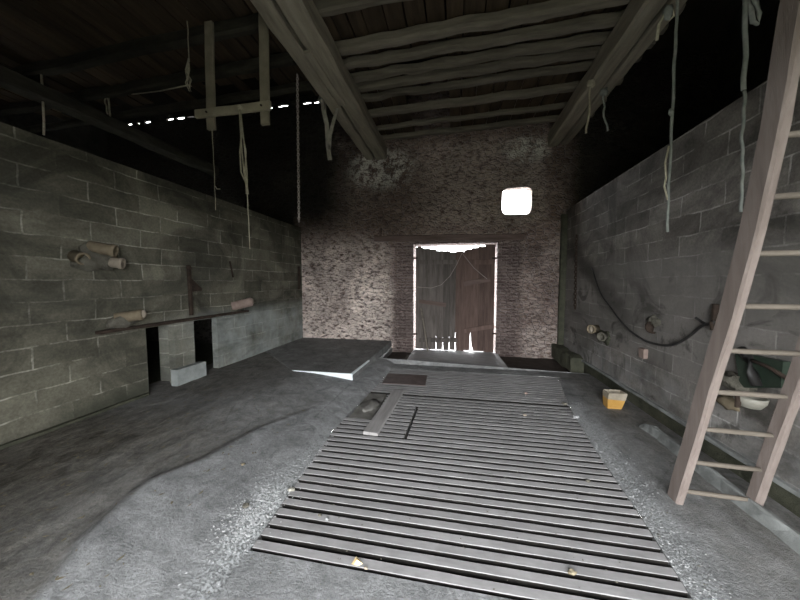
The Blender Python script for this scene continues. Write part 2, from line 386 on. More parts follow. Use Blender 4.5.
# ------------------------------------------------------------------ floor
def interp(t, pts):
    if t <= pts[0][0]: return pts[0][1]
    for (a, u), (b_, w) in zip(pts, pts[1:]):
        if t <= b_: return u + (w - u) * (t - a) / (b_ - a)
    return pts[-1][1]
Y0, Y1 = 1.475, 5.27
def xl(y): return interp(y, [(1.48, -1.19), (2.3, -1.245), (2.9, -1.28), (3.6, -1.24), (4.7, -1.16), (5.3, -1.13)])
def xr(y): return interp(y, [(1.4, 1.17), (1.65, 1.2), (2.2, 1.27), (3.0, 1.335), (4.0, 1.46), (5.1, 1.69), (5.4, 1.75)])
ridge = [atz(u, v, z) for u, v, z in [(0, 640, .16), (30, 600, .15), (75, 545, .14), (115, 510, .14), (150, 482, .14), (200, 462, .12), (260, 430, .09), (335, 402, .03)]]
def ridge_x(y): return interp(y, [(-1, ridge[0].x + .05)] + [(p.y, p.x) for p in ridge])
def sm(a, b_, t):
    t = max(0, min(1, (t - a) / (b_ - a))); return t * t * (3 - 2 * t)
def lean(x, y):
    """height of the floor: level beside the slats, rising to the left wall"""
    x0 = (xl(y) if y < Y1 else -1.16) - .015
    s = max(0, min(1, (x0 - x) / 1.2)); e = .75 - .3 * sm(3.4, 4.2, y)
    return .2 * s ** e
def zf(x, y):
    z = lean(x, y)
    if y < ridge[-1].y:
        d = x - ridge_x(y); z -= .03 * (1 - sm(-.06, .02, d)) * sm(-.9, -.05, d) * (1 - sm(2.6, 3.5, y))
    z += .006 * noise.noise(Vector((x * 1.7, y * 1.7, 0)))* min(1, max(0, abs(x - (xl(y) if x < 0 else xr(y)))) * 4)
    if x < -2.2: z += .006 * noise.noise(Vector((x * 9, y * 5, 2)))
    return z
def attrs(x, y):
    dirt = 0
    d = x - ridge_x(y)
    if y < 3.6: dirt = (1 - sm(-.05, .06, d)) * (.62 + .38 * sm(0, 1.1, -d)) * (1 - .55 * sm(2.0, 2.9, y))
    else: dirt = .0
    soft = (1 - sm(-3.3, -1.5, x)) * .72
    dirt = max(dirt * (1 - sm(2.7, 3.6, y) * .45), soft * sm(2.2, 3.4, y))
    if x > 1.3: dirt = max(dirt, .55 * sm(1.55, 2.0, x), .35 * sm(.1, .45, x - xr(y)))
    if y > 5.2: dirt = max(dirt, .12)
    if x < 0: g_ = math.exp(-((x + 1.30) / .11) ** 2 - ((y - 1.72) / .26) ** 2) * 1.0 + .45 * math.exp(-((x - xl(y) + .06) / .09) ** 2) * (1 - sm(2.4, 3.4, y))
    else: g_ = .55 * math.exp(-((x - xr(y) - .09) / .1) ** 2) * (1 - sm(3.4, 4.5, y))
    return dirt, min(1, g_)
mb = MB(); at_d, at_g, at_e = [], [], []
def patch(f0, f1, ya, yb, nx, ny, zfun=zf, earth=0.0):
    k = len(mb.v)
    for j in range(ny + 1):
        y = ya + (yb - ya) * j / ny; a, b_ = f0(y), f1(y)
        for i in range(nx + 1):
            x = a + (b_ - a) * i / nx; mb.v.append((x, y, zfun(x, y))); d, g_ = attrs(x, y)
            at_d.append(d); at_g.append(g_); at_e.append(earth)
    for j in range(ny):
        for i in range(nx):
            a = k + j * (nx + 1) + i; mb.f.append((a, a + 1, a + nx + 2, a + nx + 1))
C_ = lambda c: (lambda y: c)
XP = -9.2
patch(C_(-4.1), lambda y: xl(Y0), -1.0, Y0, 90, 70)
patch(lambda y: xl(Y0), lambda y: xr(Y0), -1.0, Y0, 40, 50)
patch(lambda y: xr(Y0), C_(XR + .05), -1.0, Y0, 24, 50)
patch(C_(-4.1), xl, Y0, Y1, 90, 130)
patch(xr, C_(XR + .05), Y0, Y1, 24, 80)
patch(C_(-4.1), lambda y: xl(Y1), Y1, 5.58, 60, 6)
patch(lambda y: xl(Y1), C_(XR + .05), Y1, 5.58, 50, 6)
patch(C_(-4.1), C_(-1.45), 5.58, YB + .05, 50, 20)
patch(C_(-1.45), C_(XR + .05), 5.58, YB + .6, 60, 20, lambda x, y: -.06 - .01 * noise.noise(Vector((x * 3, y * 3, 0))), 1.0)
n0 = len(mb.v)
# edge faces: step down at the back, and the rim of the pit with its bearing ledge
mb.add([(-1.45, 5.58, zf(-1.45, 5.58)), (XR + .05, 5.58, 0), (XR + .05, 5.58, -.1), (-1.45, 5.58, -.1)], [(0, 1, 2, 3)])
mb.add([(-1.45, 5.58, .05), (-1.45, YB, .05), (-1.45, YB, -.1), (-1.45, 5.58, -.1)], [(0, 1, 2, 3)])
ys = [Y0 + (Y1 - Y0) * j / 60 for j in range(61)]
loop = [(xl(y), y) for y in ys] + [(xr(y), y) for y in reversed(ys)]
def ledge(o_):
    out = []
    for (x, y) in loop:
        cx = x + (o_ if x < 0 else -o_); cy = min(max(y, Y0 + o_), Y1 - o_); out.append((cx, cy))
    return out
mb.loft([[(x, y, 0) for x, y in loop], [(x, y, -.072) for x, y in loop], [(x, y, -.072) for x, y in ledge(.05)], [(x, y, -.16) for x, y in ledge(.05)]], cap=False)
fl = mb.build('floor', M['floor']); struct(fl)
for nm, arr in (('dirt', at_d), ('grit', at_g), ('earth', at_e)):
    a = fl.data.attributes.new(nm, 'FLOAT', 'POINT'); arr = arr + [.2 if nm == 'dirt' else 0.0] * (len(fl.data.vertices) - len(arr)); a.data.foreach_set('value', arr)
for p in fl.data.polygons[:]: p.use_smooth = True
# slurry pit below the slats
L5 = ledge(.05)
pit = MB().loft([[(x, y, -.16) for x, y in L5], [(x, y, -1.0) for x, y in L5]], cap=False)
pit.add([(x, y, -1.0) for x, y in L5], [tuple(range(len(L5)))])
pit.box(-.51, -.43, Y0, Y1, -1.0, -.073); pit.box(.38, .46, Y0, Y1, -1.0, -.073)
struct(pit.build('floor_pit', M['pit']))
# threshold ramp of paler concrete in front of the doors
rp = MB().poly([(-.97, 5.58, -.002), (1.0, 5.58, -.002), (.93, YB + .55, .002), (-.93, YB + .55, .002)], (0, 0, -.08)); struct(rp.build('trim_1', M['slat']))
# raised bay at the back left with its white painted edge
pf = atz(352, 374, .205); pt = (-2.5, 4.2); pbk = -1.47
top = .205
bay = MB().poly([(pt[0], pt[1], top), (pf.x, 4.2, top), (pbk, 5.75, top), (pbk, YB, top), (-4.0, YB, top), (-4.0, 5.5, top)], (0, 0, -.2))
by = bay.build('floor_bay', M['floor']); struct(by)
for nm, val in (('dirt', .3), ('grit', .0), ('earth', .0)):
    a = by.data.attributes.new(nm, 'FLOAT', 'POINT'); a.data.foreach_set('value', [val] * len(by.data.vertices))
wp = MB().poly([(pt[0] - .02, pt[1] - .004, top + .002), (pf.x + .006, 4.194, top + .002), (pf.x + .006, 4.194, .02), (pt[0] + .5, pt[1] - .004, .1)], (0, .02, 0))
wp.poly([(pf.x + .006, 4.194, top + .003), (pf.x + .04, 5.0, top + .003), (pf.x + .01, 5.0, top + .003), (pf.x - .03, 4.194, top + .003)], (0, 0, -.02))
struct(wp.build('trim_2', M['white_paint']))
wp2 = MB().rect((pf.x + .012, 5.0, .14), (pbk + .006, 6.3, .14), .02, .15, 6, .004); struct(wp2.build('trim_3', M['kerb']))

# ------------------------------------------------------------------ concrete slats
rowno = [0]
def ordinal(n):
    return f"{n}{'th' if 10 <= n % 100 <= 20 else {1: 'st', 2: 'nd', 3: 'rd'}.get(n % 10, 'th')}"
def slat(y, w, fa, fb, where):
    m_ = MB(); rings = []; n = max(3, int((fb(y) - fa(y)) / .18))
    dz = random.uniform(-.0025, .0008); dy = random.uniform(-.0015, .0015); tl = random.uniform(-.003, .003)
    prof = [(-w / 2, -.003), (-w / 2 + .0025, 0), (w / 2 - .0025, 0), (w / 2, -.003), (w / 2 - .010, -.07), (-w / 2 + .010, -.07)]
    for i in range(n + 1):
        t = i / n; r = []
        for (py, pz) in prof:
            yy = y + py + dy + tl * (t - .5); x = fa(yy) + .004 + (fb(yy) - fa(yy) - .008) * t
            jj = random.uniform(-.0012, .0012) if pz > -.05 else 0
            r.append((x, yy + jj, pz + dz + jj * .5 if pz > -.05 else -.0715))
        rings.append(r)
    m_.loft(rings)
    o = m_.build('concrete_slat', M['slat']); o.data.materials.append(M['slurry'])      # slurry-coated sides and underside, blackened so the gaps read as deep shade
    for p in o.data.polygons:
        if abs(p.normal.z) < .5 and abs(p.normal.x) < .5 and p.area > .004 or p.normal.z < -.5: p.material_index = 1
    return tag(o, where, 'floor slat', 'concrete slats of the slatted floor')
P_ = .0878; W_ = .0565
row = 0; y = Y0 + .052
while y < 2.90:
    row += 1; slat(y, W_, xl, xr, f"long full width concrete slat over the pit, {ordinal(row)} row from the front edge"); y += P_
sp = lambda yy: interp(yy, [(2.9, -.485), (3.75, -.455)])
PX0 = -.93
while y < 4.02:
    row += 1
    fa = xl if y < 3.24 else (lambda q: PX0)
    if y < 3.7:
        slat(y, W_, fa, lambda q: sp(q) - .012, f"short concrete slat at the left beside the loose plank, {ordinal(row)} row from the front edge")
        slat(y, W_, lambda q: sp(q) + .012, xr, f"concrete slat right of the dark vertical joint, {ordinal(row)} row from the front edge")
    else:
        slat(y, W_, fa, xr, f"concrete slat starting at the loose plank, {ordinal(row)} row from the front edge")
    y += P_
y += .045; last = y
while y < Y1 - .03:
    row += 1; slat(y, .062, xl, xr, f"concrete slat of the far section towards the doors, {ordinal(row)} row from the front edge"); y += .084

# loose things lying on the slats
pl = MB().rect((-.852, 2.885, .0175), (-.79, 4.13, .0175), .165, .033, 10, .003)
tag(pl.build('loose_plank', M['plankwood']), 'pale dusty plank lying lengthwise across the short slats', 'plank')
pb = MB(); pb.poly([(-1.225, 3.27, -.012), (-.945, 3.27, -.012), (-.945, 3.66, -.012), (-.95, 4.04, -.012), (-1.20, 4.04, -.012), (-1.225, 3.6, -.012)], (0, 0, -.03))
tag(pb.build('muddy_board', M['ply']), 'mud-caked board sunk in the gap left of the loose plank', 'board')
db = MB(); db.blob((-1.07, 3.62, -.01), .11, .20, .022, .4, seed=4)
tag(db.build('mud_clump', M['ply'], smooth=True), 'flat clump of dried mud on the sunken board', 'mud')
sh = MB().rect((-1.12, 4.68, .006), (-.44, 4.70, .006), .50, .010, 8, .002, cham=.02)
tag(sh.build('metal_sheet', M['sheet']), 'thin brown metal sheet laid over the far slats at the left', 'metal sheet')

# ------------------------------------------------------------------ walls
# left block wall with two low openings
LT = 2.935
grid_wall('wall_left', M['block_left'], 'y', XL, -.10, -1.0, YB, -.1, LT, [(2.98, 3.35, -.2, 1.03), (3.66, 4.09, -.2, 1.03)])
struct(MB().box(-4.10, XL - .101, 3.43, 3.66, -.1, 1.3).build('wall_left_pier', M['block_left']))
# right block wall
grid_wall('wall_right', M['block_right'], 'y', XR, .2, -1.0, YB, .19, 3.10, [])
struct(MB().box(XR + .05, XR + .2, -1.0, YB, -.2, .19).build('wall_right_footing', M['slime']))
# far gable of rubble stone with door, window and the row of daylight holes under the roof
DX0, DX1, DZ = -.955, .915, 2.465
WTOP = 6.03
holes = [(DX0, DX1, -.3, DZ), (.90, 1.66, 2.96, 3.72)]
hz = 5.86
px = [(118, 131), (136, 139), (144, 150), (166, 173), (176, 184), (187, 194), (278, 288), (303, 311), (314, 319), (417, 420), (424, 434), (437, 447), (268, 272), (196, 199)]
for a, b_ in px:
    xa, xb = aty(a, 110, YB).x, aty(b_, 110, YB).x
    if a > 400: xa, xb = aty(a, 88, YB).x, aty(b_, 88, YB).x
    h_ = random.uniform(.02, .045)
    holes.append((xa, xb, hz - random.uniform(.0, .02), hz + h_))
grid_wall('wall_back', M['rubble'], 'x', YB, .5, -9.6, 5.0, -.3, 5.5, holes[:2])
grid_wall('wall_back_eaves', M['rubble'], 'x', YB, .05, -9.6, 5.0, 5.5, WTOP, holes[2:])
# rounded surround of the window, loft through the wall
def rrect(x0, x1, z0, z1, r, y, k=5):
    out = []
    for cx, cz, a0 in ((x1 - r, z1 - r, 0), (x0 + r, z1 - r, PI / 2), (x0 + r, z0 + r, PI), (x1 - r, z0 + r, 1.5 * PI)):
        for i in range(k + 1):
            a = a0 + PI / 2 * i / k; out.append((cx + r * math.cos(a), y, cz + r * math.sin(a)))
    return out
ir = rrect(.985, 1.585, 3.055, 3.61, .12, YB - .012); ir = [(x + random.uniform(-.006, .006), y, z + random.uniform(-.006, .006)) for x, y, z in ir]
orr = rrect(.86, 1.70, 2.92, 3.76, .03, YB - .012)
om = rrect(.895, 1.665, 2.955, 3.725, .02, YB + .51)
ws = MB(); ws.loft([[(x, y + .03, z) for x, y, z in orr], orr, ir, rrect(1.0, 1.64, 3.08, 3.70, .1, YB + .51), om, [(x, YB + .01, z) for x, y, z in rrect(.905, 1.655, 2.965, 3.715, .02, 0)]], cap=False)
struct(ws.build('window_1', M['rubble']))
# outer walls of the barn, roof, rear wall with the wide entrance passage behind the camera
EX0, EX1, EZ, EY = -1.1, 1.7, 2.6, -.75
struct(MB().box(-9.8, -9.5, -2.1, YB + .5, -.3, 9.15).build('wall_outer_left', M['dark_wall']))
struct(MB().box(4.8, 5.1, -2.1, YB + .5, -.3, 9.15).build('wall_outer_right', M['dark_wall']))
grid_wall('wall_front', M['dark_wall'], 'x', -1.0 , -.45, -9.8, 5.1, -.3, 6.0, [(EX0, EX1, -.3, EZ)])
roof = MB().poly([(-9.9, -1.6, 6.0), (-9.9, 2.6, 9.0), (-9.9, YB + .08, 6.0), (-9.9, YB + .08, 6.15), (-9.9, 2.6, 9.2), (-9.9, -1.6, 6.2)], (15.2, 0, 0))
struct(roof.build('ceiling', M['ceiling']))
struct(MB().box(-9.5, -4.05, -1.0, YB, -.2, -.05).add([], []).build('floor_side_aisle', M['slime']))
struct(MB().box(XR + .2, 4.8, -1.0, YB, -.2, -.05).build('floor_right_aisle', M['slime']))
struct(MB().box(-40, 40, YB + .5, 60, -.4, -.1).build('ground_yard', M['grit']))
struct(MB().box(-40, 40, -60, -1.45, -.4, -.02).build('ground_lane', M['grass']))
struct(MB().box(EX0, EX1, -1.45, -1.0, -.3, -.002).build('floor_entrance', M['slat']))

# kerb and gully along the right wall
def kerb_pt(u, v): return atz(u, v, .10)
kb = MB(); pts = [(2.04, 3.62), (2.05, 3.3), (2.03, 2.7), (2.02, 2.0), (2.0, 1.0), (2.0, 0.0), (2.0, -.9)]
rings = []
for i, (x, y_) in enumerate([pts[0]] + [(a[0] + (b_[0] - a[0]) * t / 6, a[1] + (b_[1] - a[1]) * t / 6) for a, b_ in zip(pts, pts[1:]) for t in range(1, 7)]):
    j = lambda: random.uniform(-.008, .008)
    hh = .10 * sm(-1, 3, i)
    rings.append([(x - .015 + j(), y_, -.01), (x - .012 + j(), y_, hh - .01 + j()), (x - .002, y_, hh + j()), (x + .026 + j(), y_, hh + j()), (x + .036 + j(), y_, hh - .02), (x + .04, y_, -.01)])
kb.loft(rings); struct(kb.build('trim_4', M['kerb']))
lg = MB().rect((XR - .012, -.9, .20), (XR - .012, 6.6, .20), .05, .035, 40, .008); struct(lg.build('trim_5', M['kerb']))
sl = MB().rect((XR - .10, 5.7, .10), (XR - .10, YB, .12), .22, .30, 8, .03); struct(sl.build('trim_6', M['slime']))
# stained upright against the right wall at the far corner
cp = MB().rect((XR - .05, YB - .06, -.1), (XR - .05, YB - .06, 3.0), .12, .10, 10, .012); struct(cp.build('trim_7', M['slime']))
cl = MB().rect((XL + .02, -.8, .215), (XL + .02, 2.95, .215), .05, .03, 20, .006); struct(cl.build('trim_8', M['slime']))

# lintel plank above the two low openings
lt = MB(); lt.rect((XL + .03, 2.46, 1.062), (XL + .03, 4.75, 1.075), .09, .035, 16, .006)
tag(lt.build('lintel_board', M['iron']), 'thin dark board bridging the two low openings in the left wall', 'board')
bk = MB(); bk.box(XL, XL + .10, 3.28, 3.74, .19, .42, .006)
tag(bk.build('cement_block', M['pale_block']), 'pale cement block on the floor against the pillar between the low openings', 'block')

# lintel of the big doors, putlog timbers
lb = MB().rect((-1.87, YB + .02, 2.62), (1.45, YB + .02, 2.57), .15, .13, 16, .018)
o = tag(lb.build('timber_lintel', M['lintel']), 'long weathered timber lintel above the back doors', 'lintel')
pg = MB().rect((-1.73, YB - .03, 2.60), (-1.71, YB - .05, 2.86), .045, .045, 3, .004)
tag(pg.build('wooden_peg', M['lintel']), 'short upright wooden peg at the left end of the door lintel', 'peg')

# ------------------------------------------------------------------ doors
YD = YB + .10
def door(nm, cols, mat):
    root = bpy.data.objects.new(nm, None); COL.objects.link(root); root.location = ((cols[0][0] + cols[-1][1]) / 2, YD, 0); struct(root)
    for ci, (a, b_, z0, z1, ba, bb) in enumerate(cols):
        yo = .029 * (ci % 2)       # plank outline: left, right, bottom, top, how much each lower corner has rotted away
        out = [(a + ba, YD, z0), (b_ - bb, YD, z0), (b_ - bb * .8, YD, z0 + .16), (b_ - bb * .12, YD, z0 + .5), (b_, YD, z0 + .62), (b_, YD, z1 + random.uniform(-.012, .012)),
               ((a + b_) / 2, YD, z1 + random.uniform(-.02, .02)), (a, YD, z1 + random.uniform(-.012, .012)), (a, YD, z0 + .6), (a + ba * .15, YD, z0 + .35), (a + ba * .35, YD, z0 + .15)]
        m_ = MB().poly([(x, y_ + yo, z) for x, y_, z in out], (0, .028, 0)); m_.build('plank', mat, root)
    return root
cl_ = []
xs = [-.90, -.735, -.575, -.42, -.265, -.115, .020]
tops = [2.41, 2.39, 2.36, 2.33, 2.30, 2.28]
for i in range(6):
    cl_.append((xs[i] - .006, xs[i + 1] + .006, .0 + random.uniform(0, .02), tops[i], [.0, .0, .0, .014, .022, .018][i], [.0, .0, .022, .02, .02, .024][i]))
dl = door('door_1', cl_, M['door_left'])
xs = [.024, .205, .36, .515, .665, .868]
tops = [2.29, 2.33, 2.37, 2.405, 2.43]
cl_ = [(xs[i] - .006, xs[i + 1] + .006, random.uniform(0, .02), tops[i], [.02, .0, .075, .0, .0][i], [.0, .025, .0, .0, .0][i]) for i in range(5)]
dr = door('door_2', cl_, M['door_right'])
def yd(u, v, d=-.03): p = aty(u, v, YD + d); return (p.x, p.y, p.z)
for root, a, b_, w in ((dl, (419, 301), (446, 305), .09), (dr, (464, 284), (490, 279), .11), (dr, (464, 331), (494, 326), .10), (dl, (419, 340), (457, 340), .10), (dr, (464, 262), (494, 262), .10), (dl, (419, 262), (457, 262), .10)):
    m_ = MB().rect(yd(*a, -.018), yd(*b_, -.018), .03, w, 5, .004, upv=Vector((0, 0, 1)))
    m_.build('cross_brace', M['lintel'] if b_[1] in (279, 305) else (M['door_right'] if root is dr else M['door_left']), root)
pr_ = MB().rect(yd(421, 308, -.10), yd(428, 351, -.22), .04, .045, 6, .004)
tag(pr_.build('prop_pole', M['rung']), 'thin pole leaning on the left back door as a prop', 'pole')
# wire looped over the doors
wr = MB(); A, B, Cc = Vector(yd(462, 253, -.06)), Vector(yd(441, 285, -.07)), Vector(yd(417, 287, -.06))
cv = [A, Vector(yd(457, 264, -.06)), Vector(yd(450, 276, -.07)), B, Vector(yd(431, 288, -.07)), Cc]
wr.tube(cv, .006, 6); wr.tube([A, Vector(yd(474, 268, -.06)), Vector(yd(487, 279, -.06))], .006, 6)
tag(wr.build('wire_loop', M['wire']), 'dull wire looped down over both back doors', 'wire')
# iron strap hinges on the jambs
for i, (u, v, e, nmx) in enumerate([(412, 258, .12, 'upper left'), (498, 258, -.12, 'upper right'), (412, 334, .12, 'lower left'), (498, 334, -.12, 'lower right')]):
    p = aty(u, v, YB + .04)
    h_ = MB().box(min(p.x, p.x + e), max(p.x, p.x + e), YD - .03, YD - .015, p.z - .018, p.z + .018); h_.tube([(p.x, YD - .02, p.z - .03), (p.x, YD - .02, p.z + .03)], .014, 8)
    tag(h_.build('strap_hinge', M['iron']), f'small rusted strap hinge at the {nmx} of the back doorway', 'hinge', 'door hinges')

# ------------------------------------------------------------------ beams and joists
BZ = 4.42
bA = thing('main_beam', (-1.72, 3, BZ), 'heavy squared timber beam left of centre, running back into the stone wall', 'beam')
MB().rect((-1.70, -.95, BZ + .16), (-1.70, YB + .1, BZ + .14), .27, .30, 40, .012).build('timber', M['wood_y'], bA)
MB().rect((-1.99, -.95, BZ + .10), (-1.97, YB + .1, BZ + .10), .20, .17, 40, .014).build('side_plank', M['wood_y'], bA)
MB().rect((-1.80, 3.5, BZ - .015), (-1.78, 4.6, BZ - .015), .09, .035, 6, .006).build('splint', M['wood_y'], bA)
bB = thing('main_beam', (2.0, 3, BZ), 'heavy squared timber beam right of centre, with ropes tied round it', 'beam')
MB().rect((1.98, -.95, BZ + .15), (1.98, YB + .1, BZ + .15), .22, .30, 40, .012).build('timber', M['wood_y'], bB)
MB().rect((2.20, -.95, BZ + .11), (2.20, YB + .1, BZ + .11), .15, .20, 40, .014).build('side_plank', M['wood_y'], bB)
joist = [(3.40, .17, 'nearest the camera, pale underside'), (4.01, .15, ''), (4.29, .12, ''), (4.57, .11, ''), (4.80, .10, ''), (5.06, .09, ''), (5.56, .11, ''), (6.05, .07, ''), (6.5, .09, '')]
JZ = BZ + .31
for i, (yy, h_, _) in enumerate(joist):
    sk = random.uniform(-.03, .02) - .06
    ym = yy
    if i in (0, 1, 3):
        tag(MB().rect((-8.8, ym + .30, JZ + h_ / 2), (-2.3, ym + .07, JZ + h_ / 2), .12, h_, 20, .018, cham=.22).build('ceiling_joist', M['shaded_timber']), f"shade-darkened joist left of the left main beam, {['nearest the camera', 'second from the camera', '', 'furthest from the camera'][i]}", 'joist', 'dark joists at the left')  # left runs use wood darkened as shade
    m_ = MB().rect((-2.25, ym + .06, JZ + h_ / 2), (2.55, ym - .13, JZ + h_ / 2), random.uniform(.10, .14), h_, 30, .018, cham=.22)
    tag(m_.build('ceiling_joist', M['wood_x']), f"rough ceiling joist crossing both main beams, {['nearest', '2nd', '3rd', '4th', '5th', '6th', '7th', '8th', '9th and furthest'][i]}{' from the camera' if i else ' to the camera'}", 'joist', 'ceiling joists across the two main beams')
for yy in (2.55, 1.13):
    m_ = MB().rect((-8.8, yy + .05, JZ + .08), (2.55, yy - .05, JZ + .08), .12, .15, 20, .015, cham=.2)
    tag(m_.build('ceiling_joist', M['wood_x']), 'rough ceiling joist high above the ladder, out of the picture' if yy < 2 else 'rough ceiling joist just above the top of the picture', 'joist', 'ceiling joists across the two main beams')
# loose loft boards on the joists, a few gaps let the light through
k = 0; x = -8.6
BT = JZ + .19
bcount = 0
while x < 2.2:
    w = random.uniform(.17, .26); ya, yb_ = 1.0 + random.uniform(-.2, .3), 6.72
    if x < -2.2: yb_ = random.uniform(4.4, 5.2)
    if -1.0 < x < -.35: yb_ = 4.6
    m_ = MB().rect((x + w / 2, ya, BT), (x + w / 2 + random.uniform(-.002, .002), yb_, BT + .01), w, .025, 8, .006, cham=.05)
    bcount += 1
    side = 'left of the left main beam' if x < -2.2 else 'between the main beams'
    tag(m_.build('loft_board', M['board']), f'dark loft board lying on the joists {side}', 'board', f'loft boards {side}')
    x += w + random.uniform(.012, .03)
# two dark rafters low at the left behind the joists
rf = MB().rect((-6.3, .4, 4.45), (-6.1, YB, 4.45), .24, .22, 24, .02)
tag(rf.build('main_beam', M['shaded_timber']), 'shadowed timber beam far out over the left block wall', 'beam')
for yy in (5.4, 6.2):
    pass

# ------------------------------------------------------------------ wooden hanging rack
YR = 3.40
rk = thing('hanging_rack', (-2.7, YR, 3.6), 'wooden rack of two uprights and a crossbar hanging from a joist', 'rack')
MB().rect((-3.09, YR, 3.55), (-3.07, YR, JZ + .12), .11, .045, 8, .005).build('upright', M['wood'], rk)
MB().rect((-2.325, YR, 3.54), (-2.31, YR, JZ + .12), .11, .045, 8, .005).build('upright', M['wood'], rk)
MB().rect((-3.27, YR - .045, 3.73), (-2.22, YR - .045, 3.735), .04, .10, 10, .005, upv=Vector((0, 0, 1))).build('crossbar', M['wood'], rk)
for x_ in (-3.09, -2.325): MB().tube([(x_, YR - .08, 3.73), (x_, YR + .03, 3.73)], .012, 8).build('peg', M['iron'], rk)

# ------------------------------------------------------------------ ropes
def wob(p0, p1, n=24, a=.008, seed=0):
    p0, p1 = Vector(p0), Vector(p1)
    return [p0.lerp(p1, i / n) + Vector((noise.noise(Vector((i * .33, seed, 0))), noise.noise(Vector((i * .33, seed, 5))), 0)) * a * 2 for i in range(n + 1)]
def P(u, v, yy): return aty(u, v, yy)
r = thing('hanging_rope', P(668, 235, 3.0), 'long pale rope with a knotted loop hanging from the right main beam', 'rope')
top_ = Vector((1.76, 3.0, BZ + .0))
MB().tube(wob((1.80, 3.0, BZ + .32), P(667, 232, 3.0), 34, .008, 1), .011, 8).build('cord', M['rope_teal'], r, True)
MB().blob(P(668, 12, 3.0), .035, .03, .06, .2, seed=2).build('knot', M['rope_teal'], r, True)
MB().tube([P(668, 14, 3.0), P(663, 16, 3.0), P(659, 24, 3.0), P(657, 40, 3.0)], .011, 8).tube([P(668, 12, 3.0), P(673, 10, 3.0), P(674, 16, 3.0), P(669, 20, 3.0)], .009, 8).build('loose_end', M['rope'], r, True)
MB().tube([P(669, 146, 3.0), P(665, 163, 3.0), P(666, 178, 3.0), P(664, 186, 3.0), P(668, 200, 3.0)], .008, 6).build('frayed_loop', M['rope'], r, True)
MB().blob(P(671, 112, 3.0), .018, .018, .03, .2, seed=5).build('knot', M['rope_teal'], r, True)
r = thing('hanging_rope', P(745, 215, 2.4), 'thick faded rope with a folded bow hanging close to the ladder rail', 'rope')
MB().tube(wob(P(748, -150, 2.4), P(744, 90, 2.4), 20, .008, 4), .013, 8).tube(wob(P(744, 90, 2.4), P(741, 212, 2.4), 20, .008, 5), .009, 8).build('cord', M['rope_teal'], r, True)
MB().tube([P(749, -4, 2.4), P(756, 2, 2.4), P(759, 14, 2.4), P(757, 24, 2.4), P(753, 22, 2.4), P(751, 10, 2.4), P(748, 2, 2.4)], .014, 8).build('bow', M['rope_teal'], r, True)
# top-left frayed twine
r = thing('hanging_rope', P(189, 94, 3.4), 'thin twine ending in a frayed tuft, left of the wooden rack', 'rope')
MB().tube(wob(P(186, -6, 3.4), P(189, 62, 3.4), 14, .01, 7), .007, 6).build('cord', M['rope'], r, True)
MB().blob(P(188, 2, 3.4), .03, .03, .03, .3, seed=8).build('knot', M['rope'], r, True)
m_ = MB()
for q in range(7):
    m_.tube([P(188.5, 58, 3.4), P(187 + random.uniform(-2, 4), 70, 3.4), P(187 + random.uniform(-4, 5), 82 + random.uniform(-4, 4), 3.4), P(189 + random.uniform(-3, 4), 90 + random.uniform(-4, 4), 3.4)], [.006, .006, .005, .003], 5)
m_.build('frayed_end', M['rope'], r, True)
# string from rack left upright
r = thing('hanging_rope', P(214, 210, 3.4), 'thin string with a small knot hanging below the rack left upright', 'rope')
MB().tube(wob(P(212, 127, 3.4), P(216, 210, 3.4), 14, .006, 9), .0045, 6).build('cord', M['rope'], r, True)
MB().tube([P(215, 186, 3.4), P(217, 189, 3.4), P(220, 189, 3.4)], .006, 6).build('knot', M['rope'], r, True)
# twine from the crossbar
r = thing('hanging_rope', P(248, 248, 3.3), 'bunched baler twine tied round the rack crossbar with one long tail', 'rope')
m_ = MB()
for q in range(4):
    e = random.uniform(-2, 2)
    m_.tube([P(240 + e * .4, 108, 3.32), P(242 + e, 128, 3.32), P(243 + [3, -3, 2, -1][q], 152, 3.32), P(244 + [1, -3, 3, 0][q], 172, 3.32), P(247 + e * .5, 186, 3.32), P(248 + e, 194, 3.32)], .009, 6)
m_.build('bunch', M['rope'], r, True)
MB().tube(wob(P(247, 188, 3.32), P(250, 249, 3.32), 14, .006, 12), .006, 6).build('tail', M['rope'], r, True)
MB().blob((P(240, 108, 3.33)), .03, .035, .03, .25, seed=3).build('knot', M['rope'], r, True)
# chain hanging from left beam
def chain(nm, a, b_, link, rad, mat, label, cat='chain'):
    r = thing(nm, b_, label, cat); a, b_ = Vector(a), Vector(b_); n = int((a - b_).length / (link * .72)); m_ = MB()
    for i in range(n):
        c = a.lerp(b_, (i + .5) / n); ax = Vector((1, 0, 0)) if i % 2 else Vector((0, 1, 0)); pts = []
        for q in range(11):
            t = 2 * PI * q / 10; pts.append(c + ax * math.cos(t) * link * .3 + Vector((0, 0, 1)) * math.sin(t) * link * .5)
        m_.tube(pts, rad, 5, cap=False)
    m_.build('links', mat, r); return r
chain('hanging_chain', (-2.16, 3.9, BZ + .02), P(299, 222, 3.9), .05, .006, M['wire'], 'long thin chain hanging from the left main beam')
chain('wall_chain', (XR - .02, 6.16, 2.49), (XR - .02, 6.10, 1.09), .07, .010, M['iron'], 'dark rusty chain hanging down the right block wall near the far corner')
